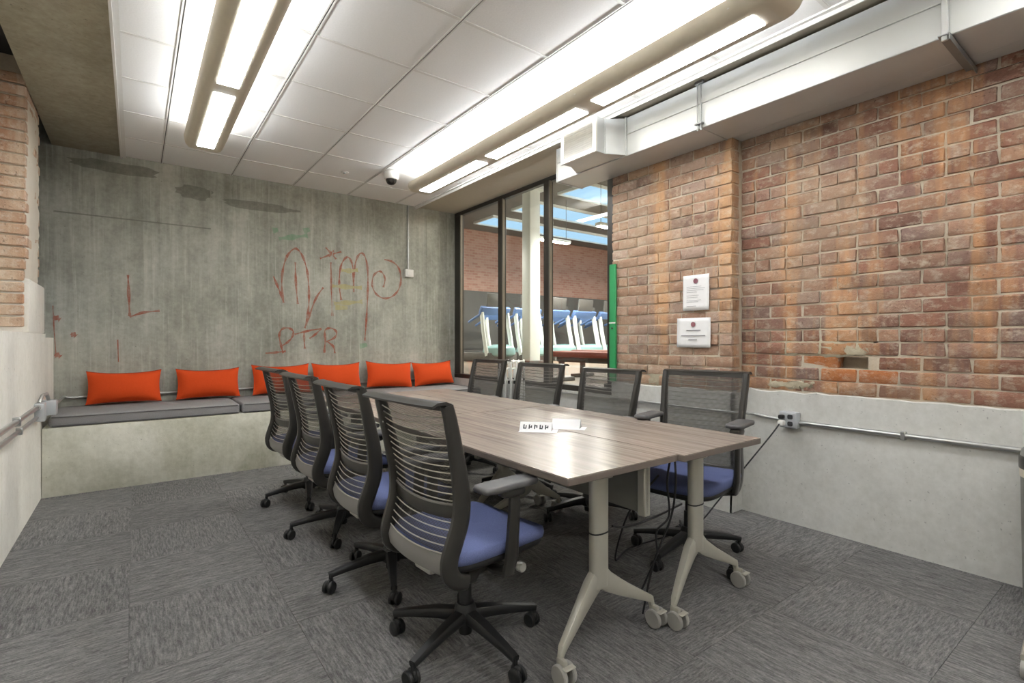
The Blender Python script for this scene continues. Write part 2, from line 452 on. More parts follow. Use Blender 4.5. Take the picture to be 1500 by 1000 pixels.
# graffiti, in metres on the wall plane (x, z)
n_stroke = 0
def stroke(pts, wdt=.02, mat='spray_red', k=4, name='graffiti_stroke'):
    global n_stroke
    n_stroke += 1; yy = YB - .0012 - .00012 * n_stroke
    path = smooth_path([(x, 0, z) for x, z in pts], k) if len(pts) > 2 else [Vector((x, 0, z)) for x, z in pts]
    n = len(path); vs = []; fs = []
    for i, p in enumerate(path):
        tg = (path[min(i+1, n-1)] - path[max(i-1, 0)]).normalized(); nm = Vector((-tg.z, 0, tg.x))
        hw = wdt / 2 * (.75 + .35 * math.sin(i * 1.3 + len(pts)))
        for s_ in (1, -1): vs.append((p.x + s_ * nm.x * hw, yy, p.z + s_ * nm.z * hw))
    for i in range(n - 1): fs.append((2*i, 2*i+1, 2*i+3, 2*i+2))
    return MB().add(vs, fs).build(name, M[mat], wall_back, False)
S = [
 [(1.207, 1.894),(1.252, 1.781),(1.285, 1.694),(1.31, 1.61)],
 [(1.31, 1.61),(1.291, 1.784),(1.302, 1.964),(1.346, 2.126),(1.425, 2.218),(1.49, 2.175),(1.541, 2.053),(1.569, 1.894),(1.578, 1.686),(1.569, 1.524),(1.534, 1.334)],
 [(1.547, 1.361),(1.596, 1.52),(1.659, 1.686),(1.736, 1.805)],
 [(1.432, 2.066),(1.438, 1.839),(1.458, 1.602)],
 [(1.82, 2.102),(1.829, 1.818),(1.839, 1.481)],
 [(1.698, 2.133),(1.825, 2.193),(1.943, 2.238)], [(1.762, 2.267),(1.82, 2.209),(1.881, 2.146)], [(1.797, 2.166),(1.853, 2.243)],
 [(1.941, 1.671),(1.919, 1.823),(1.924, 1.992),(1.955, 2.115),(2.015, 2.183),(2.064, 2.125),(2.084, 1.98),(2.089, 1.771)],
 [(2.089, 1.785),(2.096, 2.03),(2.128, 2.18),(2.181, 2.246),(2.234, 2.19),(2.262, 2.019),(2.259, 1.746),(2.244, 1.448),(2.224, 1.195)],
 [(2.46, 1.852),(2.481, 1.955),(2.447, 2.029),(2.394, 2.042),(2.331, 1.979),(2.318, 1.861),(2.368, 1.764),(2.462, 1.716),(2.57, 1.742),(2.657, 1.831),(2.693, 1.963),(2.663, 2.102),(2.581, 2.177),(2.473, 2.195)],
 [(1.306, 1.056),(1.283, 1.146),(1.266, 1.245),(1.289, 1.317),(1.346, 1.335),(1.404, 1.309),(1.404, 1.245),(1.357, 1.182),(1.285, 1.133)], [(1.129, 1.059),(1.231, 1.066),(1.331, 1.078)],
 [(1.425, 1.264),(1.563, 1.304),(1.714, 1.331)], [(1.525, 1.306),(1.525, 1.223),(1.532, 1.103)], [(1.583, 1.218),(1.645, 1.265),(1.714, 1.331)],
 [(1.746, 1.054),(1.757, 1.2),(1.755, 1.313),(1.825, 1.338),(1.886, 1.295),(1.862, 1.228),(1.766, 1.181)], [(1.773, 1.188),(1.848, 1.128),(1.867, 1.047)],
 [(-0.051, 1.811),(-0.045, 1.623),(-0.038, 1.427)],
 [(-0.038, 1.417),(0.065, 1.463),(0.193, 1.483)],
 [(-0.574, 1.501),(-0.567, 1.308),(-0.553, 1.065)], [(-0.127, 1.204),(-0.121, 0.996)],
]
for q in S: stroke(q, .026 if q[0][0] > -.06 else .010)
for q in [[(-0.57, 1.406),(-0.55, 1.394),(-0.526, 1.38)], [(-0.455, 1.258),(-0.438, 1.249),(-0.42, 1.236)], [(-0.563, 1.074),(-0.546, 1.068),(-0.523, 1.052)]]: stroke(q, .05)
for q in [[(1.262, 2.308),(1.399, 2.341),(1.563, 2.379)], [(1.2, 2.39),(1.252, 2.403)], [(1.519, 2.424),(1.585, 2.451)], [(2.163, 1.126),(2.252, 1.145)]]: stroke(q, .06, 'spray_green', name='paint_smear')
for q in [[(1.943, 2.022),(2.04, 2.02),(2.138, 2.038)], [(1.836, 1.83),(1.991, 1.828),(2.188, 1.828)], [(1.853, 1.629),(2.015, 1.641),(2.194, 1.663)], [(1.872, 1.582),(2.015, 1.58)]]: stroke(q, .06, 'spray_yellow', name='paint_smear')

# ---- left wall: low concrete, recess above a sill, brick pier towards the corner
wl = MB().box((-.95, YF, -.06), (XL, 5.45, 1.25)).box((-.95, 5.45, -.06), (XL, YB, 1.22)).build('wall_left', M['concrete_left'], smooth=False); tag(wl, kind='structure')
MB().box((-1.0, YF, 1.25), (-.80, 4.72, H + .25)).build('recess_wall', M['plaster'], wl, False)
MB().bbox((-.80, 4.72, 1.25), (-.575, 5.45, 1.62), .012).build('plaster_infill', M['concrete_left'], wl)
MB().box((-.95, 4.722, 1.62), (-.601, 5.30, H + .2)).build('pier_core', M['mortar'], wl, False)
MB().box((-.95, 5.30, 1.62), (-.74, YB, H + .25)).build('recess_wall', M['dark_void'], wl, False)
z = 1.29; k = 0
MB().box((-.95, 4.722, 1.25), (-.79, 4.75, 1.62)).build('pier_core', M['mortar'], wl, False)
while z + .07 < H + .12:
    h = .066
    if z < 1.62:
        segs = [] ; ret = [(-.785 + random.uniform(0, .015), -.600)]
    else:
        o_ = .1 * (k % 2); segs = [(4.706, 4.80 + o_)]
        y = 4.812 + o_
        while y < 5.28: segs.append((y, min(y + .196, 5.30))); y += .208
        ret = []
    for n_, (y0, y1) in enumerate(segs):
        d = random.uniform(-.006, .006)
        x0 = -.785 if n_ == 0 else -.70
        MB().bbox((x0, y0, z), (-.59 + d, y1, z + h), .006, 1).build('brick', M['brick_left'], wl)
    for x0, x1 in ret:
        MB().bbox((x0, 4.706 + random.uniform(-.006, .006), z), (x1, 4.76, z + h), .006, 1).build('brick', M['brick_left'], wl)
    z += .078; k += 1
rnd = random.Random(12); vs = []; fs = []; nu, nv = 8, 30
for i in range(nu + 1):
    for j in range(nv + 1):
        e = 0 if i in (0, nu) or j in (0, nv) else 1
        vs.append((-.598 + e * rnd.uniform(.006, .019), 4.735 + .55 * i / nu, 1.6 + 1.30 * j / nv))
for i in range(nu):
    for j in range(nv): fs.append((i*(nv+1)+j, (i+1)*(nv+1)+j, (i+1)*(nv+1)+j+1, i*(nv+1)+j+1))
MB().add(vs, fs).build('plaster_coat', M['plaster'], wl, True, 60)
# ---- wall behind the camera
wf = MB().box((-.95, YF - .1, -.06), (3.6, YF, H + .25)).build('wall_front', M['concrete_left'], smooth=False); tag(wf, kind='structure')

# ---- right wall: brick over a smooth concrete dado, pier, window
def brick_field(parent, X, y0, y1, z0, z1, mat, pitch=.206, course=.0805, special=None, corner=False, seed=1):
    rnd = random.Random(seed); j = .011; cache = {}
    nrow = int((z1 - z0) / course)
    for r in range(nrow):
        zb = z0 + r * course; header = r % 6 == 4
        p = pitch / 2 if header else pitch
        y = y0 - (p * .5 if r % 2 else 0)
        while y < y1 - .02:
            a = max(y, y0); b = min(y + p - j, y1)
            y += p
            if b - a < .03: continue
            L = round(b - a, 3); d = rnd.uniform(-.006, .005); m = mat; nm = 'brick'
            cy, cz = (a + b) / 2, zb + course / 2
            if special:
                sp = special(cy, cz)
                if sp == 'deep': continue
                if sp: m = M['brick_raw']; d += .004 if sp == 'raw' else .05
            key = (L, rnd.randint(0, 5), m.name)
            if key not in cache:
                rr = random.Random(hash(key[:2]) & 255)
                mb = MB().bbox((-.003, -L/2, -(course - j)/2), (.095, L/2, (course - j)/2), .0045, 1)
                mb.v = [(x + rr.uniform(-.003, .003), yy + rr.uniform(-.005, .005), zz + rr.uniform(-.004, .004)) for x, yy, zz in mb.v]
                o = mb.build(nm, m, parent); cache[key] = o.data
            else:
                o = bpy.data.objects.new(nm, cache[key]); COL.objects.link(o); o.parent = parent
            o.location = (X + d, cy, cz); o.rotation_euler = (rnd.uniform(-.006, .006), 0, rnd.uniform(-.008, .008))
ZD = .862
CY0, CY1, CZ0, CZ1 = 1.13, 1.345, ZD + .0805 * 2 + .004, ZD + .0805 * 3 - .006
wr = MB().box((XN + .006, YF, -.06), (3.62, 1.905, CZ0)).box((XN + .006, YF, CZ1), (3.62, 1.905, H + .1)).box((XN + .006, YF, CZ0), (3.62, CY0, CZ1)).box((XN + .006, CY1, CZ0), (3.62, 1.905, CZ1)).box((XN + .12, CY0, CZ0), (3.62, CY1, CZ1)).build('wall_right', M['mortar'], smooth=False); tag(wr, kind='structure')
# dado with a slightly ragged top
def ragged(x0, x1, y0, y1, zt, mat, parent, amp=.008, name='dado'):
    n = int((y1 - y0) / .07); vs = []; fs = []; rnd = random.Random(int(y0 * 100))
    for i in range(n + 1):
        y = y0 + (y1 - y0) * i / n; zz = zt + rnd.uniform(-amp, amp)
        vs += [(x0, y, -.05), (x0, y, zz - .006), (x0 + .008, y, zz), (x1, y, zz)]
    for i in range(n):
        for q in range(3): fs.append((4*i+q, 4*i+4+q, 4*i+5+q, 4*i+1+q))
    fs += [(0, 1, 2, 3), (4*n+3, 4*n+2, 4*n+1, 4*n)]
    return MB().add(vs, fs).build(name, mat, parent, True, 30)
ragged(XN - .012, XN + .05, YF, 1.905, ZD, M['concrete_dado'], wr)
def damage(y, z):
    if abs(z - (ZD + .0805 * 2.5)) < .03 and CY0 < y < CY1: return 'deep'
    if abs(z - (ZD + .0805 * 1.5)) < .03 and 1.05 < y < 1.40: return 'raw'
    if abs(z - (ZD + .0805 * 2.5)) < .03 and CY1 <= y < 1.58: return 'raw'
    return None
brick_field(wr, XN, -.15, 1.90, ZD + .003, 2.68, M['brick_near'], special=damage, seed=3)
# lumpy mortar smeared above the broken bricks
def patch(y0, y1, z0, z1, X, parent, seed, thick=.011):
    rnd = random.Random(seed); nu, nv = 14, 5; vs = []; fs = []
    for i in range(nu + 1):
        for j in range(nv + 1):
            u = i / nu; v = j / nv; e = (1 - (2*u-1)**4) * (1 - (2*v-1)**4)
            vs.append((X + .006 - thick * min(1, e * 1.6) * rnd.uniform(.7, 1.1), y0 + (y1-y0)*u + rnd.uniform(-.022, .022), z0 + (z1-z0)*v + rnd.uniform(-.014, .014)))
    for i in range(nu):
        for j in range(nv): fs.append((i*(nv+1)+j, i*(nv+1)+j+1, (i+1)*(nv+1)+j+1, (i+1)*(nv+1)+j))
    return MB().add(vs, fs).build('mortar_smear', M['smear'], parent, True, 80)
patch(1.10, 1.66, ZD + .235, ZD + .335, XN, wr, 5)
patch(1.40, 1.72, ZD + .02, ZD + .075, XN, wr, 6, .010)

pier = MB().box((XP + .006, 1.905, -.06), (3.62, 2.99, H + .1)).build('wall_pier', M['mortar_pier'], smooth=False); tag(pier, kind='structure')
brick_field(pier, XP, 1.899, 2.995, ZD - .02, 2.68, M['brick_pier'], seed=9)
ragged(XP - .012, XP + .05, 1.895, 2.995, ZD - .022, M['concrete_dado'], pier)
MB().box((XP - .012, 1.895, -.05), (XN, 1.906, ZD - .03)).build('dado_return', M['concrete_dado'], pier, False)
patch(2.30, 2.62, ZD - .03, ZD + .09, XP, pier, 8, .010)

# ---- ceiling: grid with lay-in tiles, concrete on both sides
ceil = MB().box((-.08, YF, H + .02), (2.88, YB, H + .08)).build('ceiling', M['dark_void'], smooth=False); tag(ceil, kind='structure')
gx = [-.08, .205, .805, 1.405, 2.01, 2.62, 2.88]
gy = [2.33 + .608 * k for k in range(-7, 6)] + [YB]
gy = [YF] + [y for y in gy if YF + .05 < y < YB - .05] + [YB]
for i in range(len(gx) - 1):
    for j in range(len(gy) - 1):
        a, b, c_, d_ = gx[i] + .009, gx[i+1] - .009, gy[j] + .008, gy[j+1] - .008
        o = MB().box((-(b-a)/2, -(d_-c_)/2, 0), ((b-a)/2, (d_-c_)/2, .014)).build('ceiling_tile', M['tile'], ceil, False)
        o.location = ((a + b) / 2, (c_ + d_) / 2, H + .004 + random.uniform(0, .0025))
for x in gx[1:-1]:
    r = MB().box((x - .012, YF, H), (x - .0035, YB, H + .016)).box((x + .0035, YF, H), (x + .012, YB, H + .016)).build('grid_runner', M['runner'], ceil, False)
    MB().box((x - .0036, YF, H + .005), (x + .0036, YB, H + .015)).build('runner_slot', M['runner_slot'], r, False)
for y in gy[1:-1]:
    for i in range(len(gx) - 1):
        MB().box((gx[i] + .012, y - .010, H + .0012), (gx[i+1] - .012, y + .010, H + .016)).build('cross_tee', M['runner'], ceil, False)
cl = MB().box((-.583, YF, H), (-.085, YB, H + .3)).build('ceiling_left', M['concrete_ceiling'], smooth=False); tag(cl, kind='structure')
MB().box((-1.0, YF, H + .2), (-.583, YB, H + .3)).build('void_cover', M['dark_void'], cl, False)
cr = MB().box((2.90, YF, H), (3.62, YB, H + .3)).build('ceiling_right', M['soffit'], smooth=False); tag(cr, kind='structure')
t1 = MB().box((-.108, YF, H - .022), (-.094, YB, H)).box((-.094, YF, H - .004), (-.066, YB, H)).build('trim_1', M['runner'], smooth=False); tag(t1, kind='structure')
t2 = MB().box((2.868, YF, H - .006), (2.892, YB, H + .012)).box((2.892, YF, H - .03), (2.90, YB, H + .01)).build('trim_2', M['runner'], smooth=False); tag(t2, kind='structure')

# ---- window to the gym
ww = MB().box((XW - .035, 2.99, -.06), (3.62, YB, .70)).build('wall_window', M['concrete_dado'], smooth=False); tag(ww, kind='structure')
win = empty('window_1', (XW, 3.0, .70), kind='structure')
MUL = [(5.80, 5.95), (4.84, 4.93), (4.00, 4.09), (2.99, 3.19)]
for y0, y1 in MUL:
    y1 = min(y1, 5.945)
    fr_ = MB().bbox((-.03, y0 - 3.0, .05), (.03, y1 - 3.0, H - .70 - .045), .004, 1).build('mullion', M['frame_dark'], win)
    MB().box((-.036, y0 - 3.0 - .022, .05), (-.008, y0 - 3.0 - .001, H - .70 - .045)).build('glazing_bead', M['frame_bead'], fr_, False)
MB().bbox((-.03, -.005, H - .70 - .05), (.03, 2.945, H - .70), .004, 1).build('head_rail', M['frame_dark'], win)
MB().bbox((-.035, -.005, 0), (.035, 2.945, .055), .004, 1).build('sill_rail', M['frame_dark'], win)
for i in range(3):
    y0, y1 = MUL[i+1][1], MUL[i][0]
    MB().box((-.003, y0 - 3.0, .05), (.003, y1 - 3.0, H - .70 - .05)).build('pane', M['glass'], win, False)

# ================================================================== GYM beyond the glass
GZ = .70; GY = 13.2; GH = 4.6; GX = 16.0
gf = MB().box((3.62, 1.5, GZ - .1), (GX, GY, GZ)).build('floor_gym', M['gym_floor'], smooth=False); tag(gf, kind='structure')
gw = MB().box((3.0, GY, GZ - .1), (GX, GY + .2, GH)).build('wall_gym_back', M['gym_brick'], smooth=False); tag(gw, kind='structure')
MB().box((3.62, GY - .03, GZ), (GX, GY, 2.72)).build('wainscot', M['gym_dark'], gw, False)
gw2 = MB().box((GX, 1.5, GZ - .1), (GX + .2, GY + .2, GH)).build('wall_gym_right', M['gym_brick'], smooth=False); tag(gw2, kind='structure')
MB().box((GX - .03, 1.5, GZ), (GX, GY, 2.72)).build('wainscot', M['gym_dark'], gw2, False)
gw3 = MB().box((3.62, 1.4, GZ - .1), (GX, 1.5, GH)).build('wall_gym_front', M['plaster'], smooth=False); tag(gw3, kind='structure')
gw4 = MB().box((3.58, YB + .12, GZ - .1), (3.64, GY, GH)).build('wall_gym_left', M['concrete_back'], smooth=False); tag(gw4, kind='structure')
gw5 = MB().box((3.62, 1.4, H + .1), (3.66, YB + .12, GH)).build('wall_gym_upper', M['plaster'], smooth=False); tag(gw5, kind='structure')
gc = MB().box((3.5, 1.4, GH), (GX + .2, GY + .2, GH + .1)).build('ceiling_gym', M['gym_ceiling'], smooth=False); tag(gc, kind='structure')
for n_, y in enumerate((8.2, 10.0, 11.8)):
    s_ = empty('skylight', (11.3, y, GH), label=('blue skylight strip in the gym ceiling ' + ['nearest the glass', 'in the middle', 'nearest the far brick wall'][n_]), cat='skylight', group='gym skylights')
    MB().box((-3.45, -.45, -.02), (3.45, .45, -.006)).build('pane', M['skylight'], s_, False)
    f_ = MB()
    for a, b in (((-3.5, -.5), (3.5, -.45)), ((-3.5, .45), (3.5, .5)), ((-3.5, -.45), (-3.45, .45)), ((3.45, -.45), (3.5, .45))): f_.box((a[0], a[1], -.06), (b[0], b[1], 0))
    f_.build('frame', M['gym_white'], s_, False)
colm = empty('gym_column', (6.91, 8.56, GZ), label='pale steel column standing among the treadmills in the gym', cat='column')
MB().bbox((-.14, -.14, 0), (.14, .14, GH - GZ - .16), .01).build('shaft', M['gym_white'], colm)
MB().box((-.24, -.24, GH - GZ - .16), (.24, .24, GH - GZ)).build('capital', M['gym_white'], colm, False)
MB().bbox((-.22, -.22, 0), (.22, .22, .06), .01).build('base_plate', M['gym_dark'], colm)
for n_, (x, y) in enumerate(((7.9, 9.05), (8.2, 7.25), (12.5, 9.05), (12.5, 7.0), (5.6, 11.2), (6.0, 4.0), (10.5, 4.0))):  # lamps after the visible pair are added unseen to brighten the gym
    lt = empty('gym_lamp', (x, y, 3.55), label=['linear lamp hanging beside the pale gym column', 'linear lamp hanging at the right side of the gym', 'added fill lamp, unseen far to the right behind the brick pier', 'added fill lamp, unseen far right, nearer the pier', 'added fill lamp, unseen in the far left of the gym', 'added fill lamp, unseen just behind the glass', 'added fill lamp, hidden behind the brick pier'][n_], cat='lamp', group='gym lamps')
    MB().bbox((-.6, -.08, 0), (.6, .08, .07), .02).build('housing', M['gym_white'], lt)
    MB().box((-.56, -.06, -.012), (.56, .06, -.001)).build('lens', M['gym_lamp'], lt, False)
    for sx in (-.5, .5): MB().sweep([(sx, 0, .06), (sx, 0, GH - 3.55)], .006, n=6).build('cable', M['gym_dark'], lt)

def make_treadmill():
    r = empty('treadmill', (0, 0, 0), cat='treadmill', group='treadmills in the gym')
    MB().bbox((-.38, -.95, 0), (.38, .85, .22), .03).build('deck', M['gym_dark'], r)
    MB().box((-.26, -.93, .221), (.26, .60, .232)).build('belt', M['black_plastic'], r, False)
    MB().superell(.34, .28, .13, .6, .5, 20, 8, T(0, .68, .25)).build('motor_hood', M['gym_teal'], r)
    for s_ in (-1, 1):
        MB().sweep(smooth_path([(s_*.36, .72, .15), (s_*.36, .58, .7), (s_*.35, .50, 1.12)], 3), (.035, .06), side=(1, 0, 0), n=8, e=.7).build('upright', M['gym_white'], r)
        MB().sweep(smooth_path([(s_*.36, .52, 1.10), (s_*.38, .30, 1.02), (s_*.38, 0, .92)], 3), .03, n=8).build('handrail', M['gym_blue'], r)
    cns = MB().bbox((-.40, -.05, -.10), (.40, .06, .10), .03, 2, T(0, .50, 1.17) @ RX(-.5)).build('console', M['gym_blue'], r)
    sc = MB().bbox((-.25, -.03, 0), (.25, .02, .32), .012, 2, T(0, .54, 1.24) @ RX(-.15)).build('screen', M['gym_dark'], r)
    MB().box((-.22, -.036, .03), (.22, -.031, .29), T(0, .54, 1.24) @ RX(-.15)).build('display', M['black_plastic'], sc, False)
    return r
tm = make_treadmill()
tpos = [(6.6, 10.0), (7.55, 10.0), (8.5, 10.0), (9.45, 10.0), (10.4, 10.0), (8.2, 12.2), (9.4, 12.2), (10.6, 12.2), (11.8, 12.2)]
tl = ['leftmost treadmill of the near row, in the left pane of the gym window', 'treadmill of the near row, seen just left of the pale gym column', 'treadmill of the near row, seen just right of the pale gym column', 'treadmill of the near row, seen at the left of the right window pane', 'rightmost treadmill of the near row, next to the green board',
      'leftmost treadmill of the back row before the brick wall', 'second treadmill of the back row before the brick wall', 'third treadmill of the back row before the brick wall', 'rightmost treadmill of the back row before the brick wall']
for i, (x, y) in enumerate(tpos):
    o = tm if i == 0 else copy_tree(tm)
    o.location = (x, y, GZ); o.rotation_euler = (0, 0, PI); o['label'] = tl[i]
for n_, (x, y, a, c_) in enumerate(((4.15, 4.1, PI/2, 'gym_red'), (4.9, 4.5, PI/2, 'gym_red'))):
    b_ = empty('exercise_bench', (x, y, GZ), a, ['red padded exercise bench just behind the right window pane', 'second red padded exercise bench, farther behind the glass'][n_], 'bench', 'red gym benches')
    MB().bbox((-.55, -.15, .30), (.55, .15, .37), .03).build('pad', M[c_], b_)
    MB().bbox((-.50, -.04, .24), (.50, .04, .30), .01).build('beam', M['gym_dark'], b_)
    for sx in (-.45, .45): MB().bbox((sx - .03, -.2, 0), (sx + .03, .2, .05), .01).bbox((sx - .025, -.03, .04), (sx + .025, .03, .25), .005).build('foot', M['gym_dark'], b_)

# ================================================================== BUILT-IN BENCH, CUSHIONS, PILLOWS
bench = MB().bbox((XL + .002, YBENCH, -.05), (XW - .04, YB - .001, .528), .012, 2).build('wall_bench', M['concrete_bench']); tag(bench, kind='structure')
cx = [(-.53, .775), (.79, 2.10), (2.115, 3.42)]
clab = ['long grey bench cushion in the left corner under two orange pillows', 'grey bench cushion in the middle of the concrete ledge', 'grey bench cushion at the window end of the concrete ledge']
for i, (a, b) in enumerate(cx):
    o = empty('bench_cushion', ((a + b) / 2, YBENCH + .005, .529), label=clab[i], cat='cushion', group='grey bench cushions')
    hw = (b - a) / 2
    MB().bbox((-hw, 0, 0), (hw, .70, .088), .022, 3).build('cover', M['cushion'], o)
    for zz in (.012, .076):
        MB().sweep([(-hw + .02, -.001, zz), (hw - .02, -.001, zz)], .005, n=6).build('piping', M['cushion_piping'], o)
def make_pillow(wd, ht, th=.092):
    n = 22; m = 14; vs = []; fs = []
    for side in (1, -1):
        for i in range(n + 1):
            for j in range(m + 1):
                u = 2*i/n - 1; v = 2*j/m - 1
                px = u * wd/2 * (1 - .06 * (1 - v*v) * abs(u)); pz = v * ht/2 * (1 - (.19 if v > 0 else .10) * (1 - abs(u)**2.5) * abs(v))
                tk = th * max(0, (1 - abs(u)**2.6)) ** .6 * max(0, (1 - abs(v)**2.2)) ** .6
                vs.append((px, side * tk, pz))
    K = (n+1) * (m+1)
    for s_ in (0, 1):
        for i in range(n):
            for j in range(m):
                q = (s_*K + i*(m+1)+j, s_*K + i*(m+1)+j+1, s_*K + (i+1)*(m+1)+j+1, s_*K + (i+1)*(m+1)+j)
                fs.append(q if s_ == 0 else q[::-1])
    return MB().add(vs, fs), n, m
PW = [(-.348, .204, 0, .27, 0), (.317, .864, 0, .27, 0), (.978, 1.556, 0, .29, 0), (1.585, 2.133, 0, .29, 0), (2.195, 2.775, -.03, .285, .05), (2.805, 3.385, .05, .275, -.03)]
plab = ['orange pillow at the left end of the bench', 'second orange pillow from the left, standing alone', 'third orange pillow from the left, partly behind the farthest chair back', 'fourth orange pillow from the left, behind the second chair back',
        'fifth orange pillow from the left, tilted towards the window', 'orange pillow in the corner beside the window']
for i, (a, b, rz, ht, ry) in enumerate(PW):
    wd = b - a; ht += .03
    o = empty('throw_pillow', ((a + b) / 2, 5.80, .630), label=plab[i], cat='pillow', group='orange bench pillows')
    o.rotation_euler = (-.26, ry, rz)
    mb, n, m = make_pillow(wd, ht); mb.v = [(x, y, zz + ht/2) for x, y, zz in mb.v]
    mb.build('cover', M['orange'], o, True, 180)
    rim = []
    for i_ in range(n + 1):
        u = 2*i_/n - 1; rim.append((u*wd/2, 0, ht/2 + ht/2*(1 - .19*(1 - abs(u)**2.5))))
    rim2 = [(u*wd/2, 0, ht/2 - ht/2*(1 - .10*(1 - abs(u)**2.5))) for u in [2*q/n - 1 for q in range(n + 1)]]
    MB().sweep(rim, .0045, n=6).sweep(rim2, .0045, n=6).build('piping', M['orange_piping'], o)

# ================================================================== TABLES
TL, TW, TZ = 1.515, .61, .735
def make_table(panel):
    r = empty('folding_table', (0, 0, 0), cat='table', group='grey laminate tables pushed together')
    top = MB().box((-TW/2 + .001, -TL/2 + .001, TZ - .003), (TW/2 - .001, TL/2 - .001, TZ)).build('table_top', M['laminate'], r, False)
    MB().bbox((-TW/2, -TL/2, TZ - .028), (TW/2, TL/2, TZ - .0028), .002, 1).build('edge_band', M['table_edge'], top)
    for s_ in (-1, 1):
        yc = s_ * (TL/2 - .15)
        leg = MB().sweep([(0, yc, .23), (0, yc, .665)], (.043, .026), side=(1, 0, 0), n=16, e=.75).build('leg', M['table_leg'], r)
        MB().sweep([(0, yc, .44), (0, yc, .446)], (.0445, .0275), side=(1, 0, 0), n=16, e=.75).build('cable_tie', M['black_plastic'], leg)
        MB().bbox((-.20, yc - .022, .676), (.20, yc + .022, .7065), .006, 1).bbox((-.05, yc - .035, .655), (.05, yc + .035, .69), .008, 2).build('top_bracket', M['table_leg'], leg)
        for sx in (-1, 1):
            xo = -.272 if sx < 0 else .284; yo = yc + s_ * (.095 if sx < 0 else .060)
            ye = yo - s_ * .022; E_ = xo - sx * .012
            pts = [(0, yc, .275), (E_*.18, yc, .232), (E_*.5, (yc*.65 + ye*.35), .182), (E_, ye, .112), (E_ + sx*.008, ye, .086)]
            MB().sweep(pts, [(.022, .045), (.021, .040), (.019, .029), (.015, .015), (.011, .011)], side=(0, 1, 0), n=10, e=.6).build('foot', M['table_leg'], r)
            c_ = MB().bbox((xo - .010, min(yo, ye) - .012, .050), (xo + .010, max(yo, ye) + .012, .088), .008, 2).build('caster_fork', M['table_leg'], r)
            for q in (-1, 1):
                MB().lathe([(.012, -.010), (.034, -.009), (.038, -.005), (.038, .005), (.034, .009), (.012, .010)], 20, T(xo + q*.021, yo, .038) @ RY(PI/2)).build('wheel', M['caster_grey'], c_)
            MB().bbox((xo - .024, yo + s_*.026 - .012, .068), (xo + .024, yo + s_*.026 + .012, .075), .003, 1).build('brake_tab', M['table_leg'], c_)
    MB().bbox((-.02, -TL/2 + .2, .668), (.02, TL/2 - .2, .700), .004, 1).build('beam', M['panel_grey'], r)
    if panel:
        p = MB().bbox((TW/2 - .075, -TL/2 + .10, .475), (TW/2 - .060, TL/2 - .10, .700), .003, 1).build('modesty_panel', M['panel_grey'], r)
        for y in (-TL/2 + .10, TL/2 - .14):
            MB().bbox((TW/2 - .085, y, .465), (TW/2 - .045, y + .04, .704), .005, 1).build('end_channel', M['table_leg'], p)
    return r
tabA = make_table(True); tabB = make_table(False)
tX1, tX2 = 1.165 + TW/2, 1.779 + TW/2
tables = [(tabA, tX1, 1.246 + TL/2, 'grey laminate table nearest the camera, under the paper name tents'),
          (tabB, tX2, 1.218 + TL/2, 'grey laminate table nearest the camera on the brick wall side'),
          (copy_tree(tabA), tX1, 1.246 + TL*1.5 + .004, 'far grey laminate table on the left chairs side, towards the bench'),
          (copy_tree(tabB), tX2, 1.218 + TL*1.5 + .008, 'far grey laminate table on the window side, towards the bench')]
for o, x, y, lb in tables: o.location = (x, y, 0); o['label'] = lb

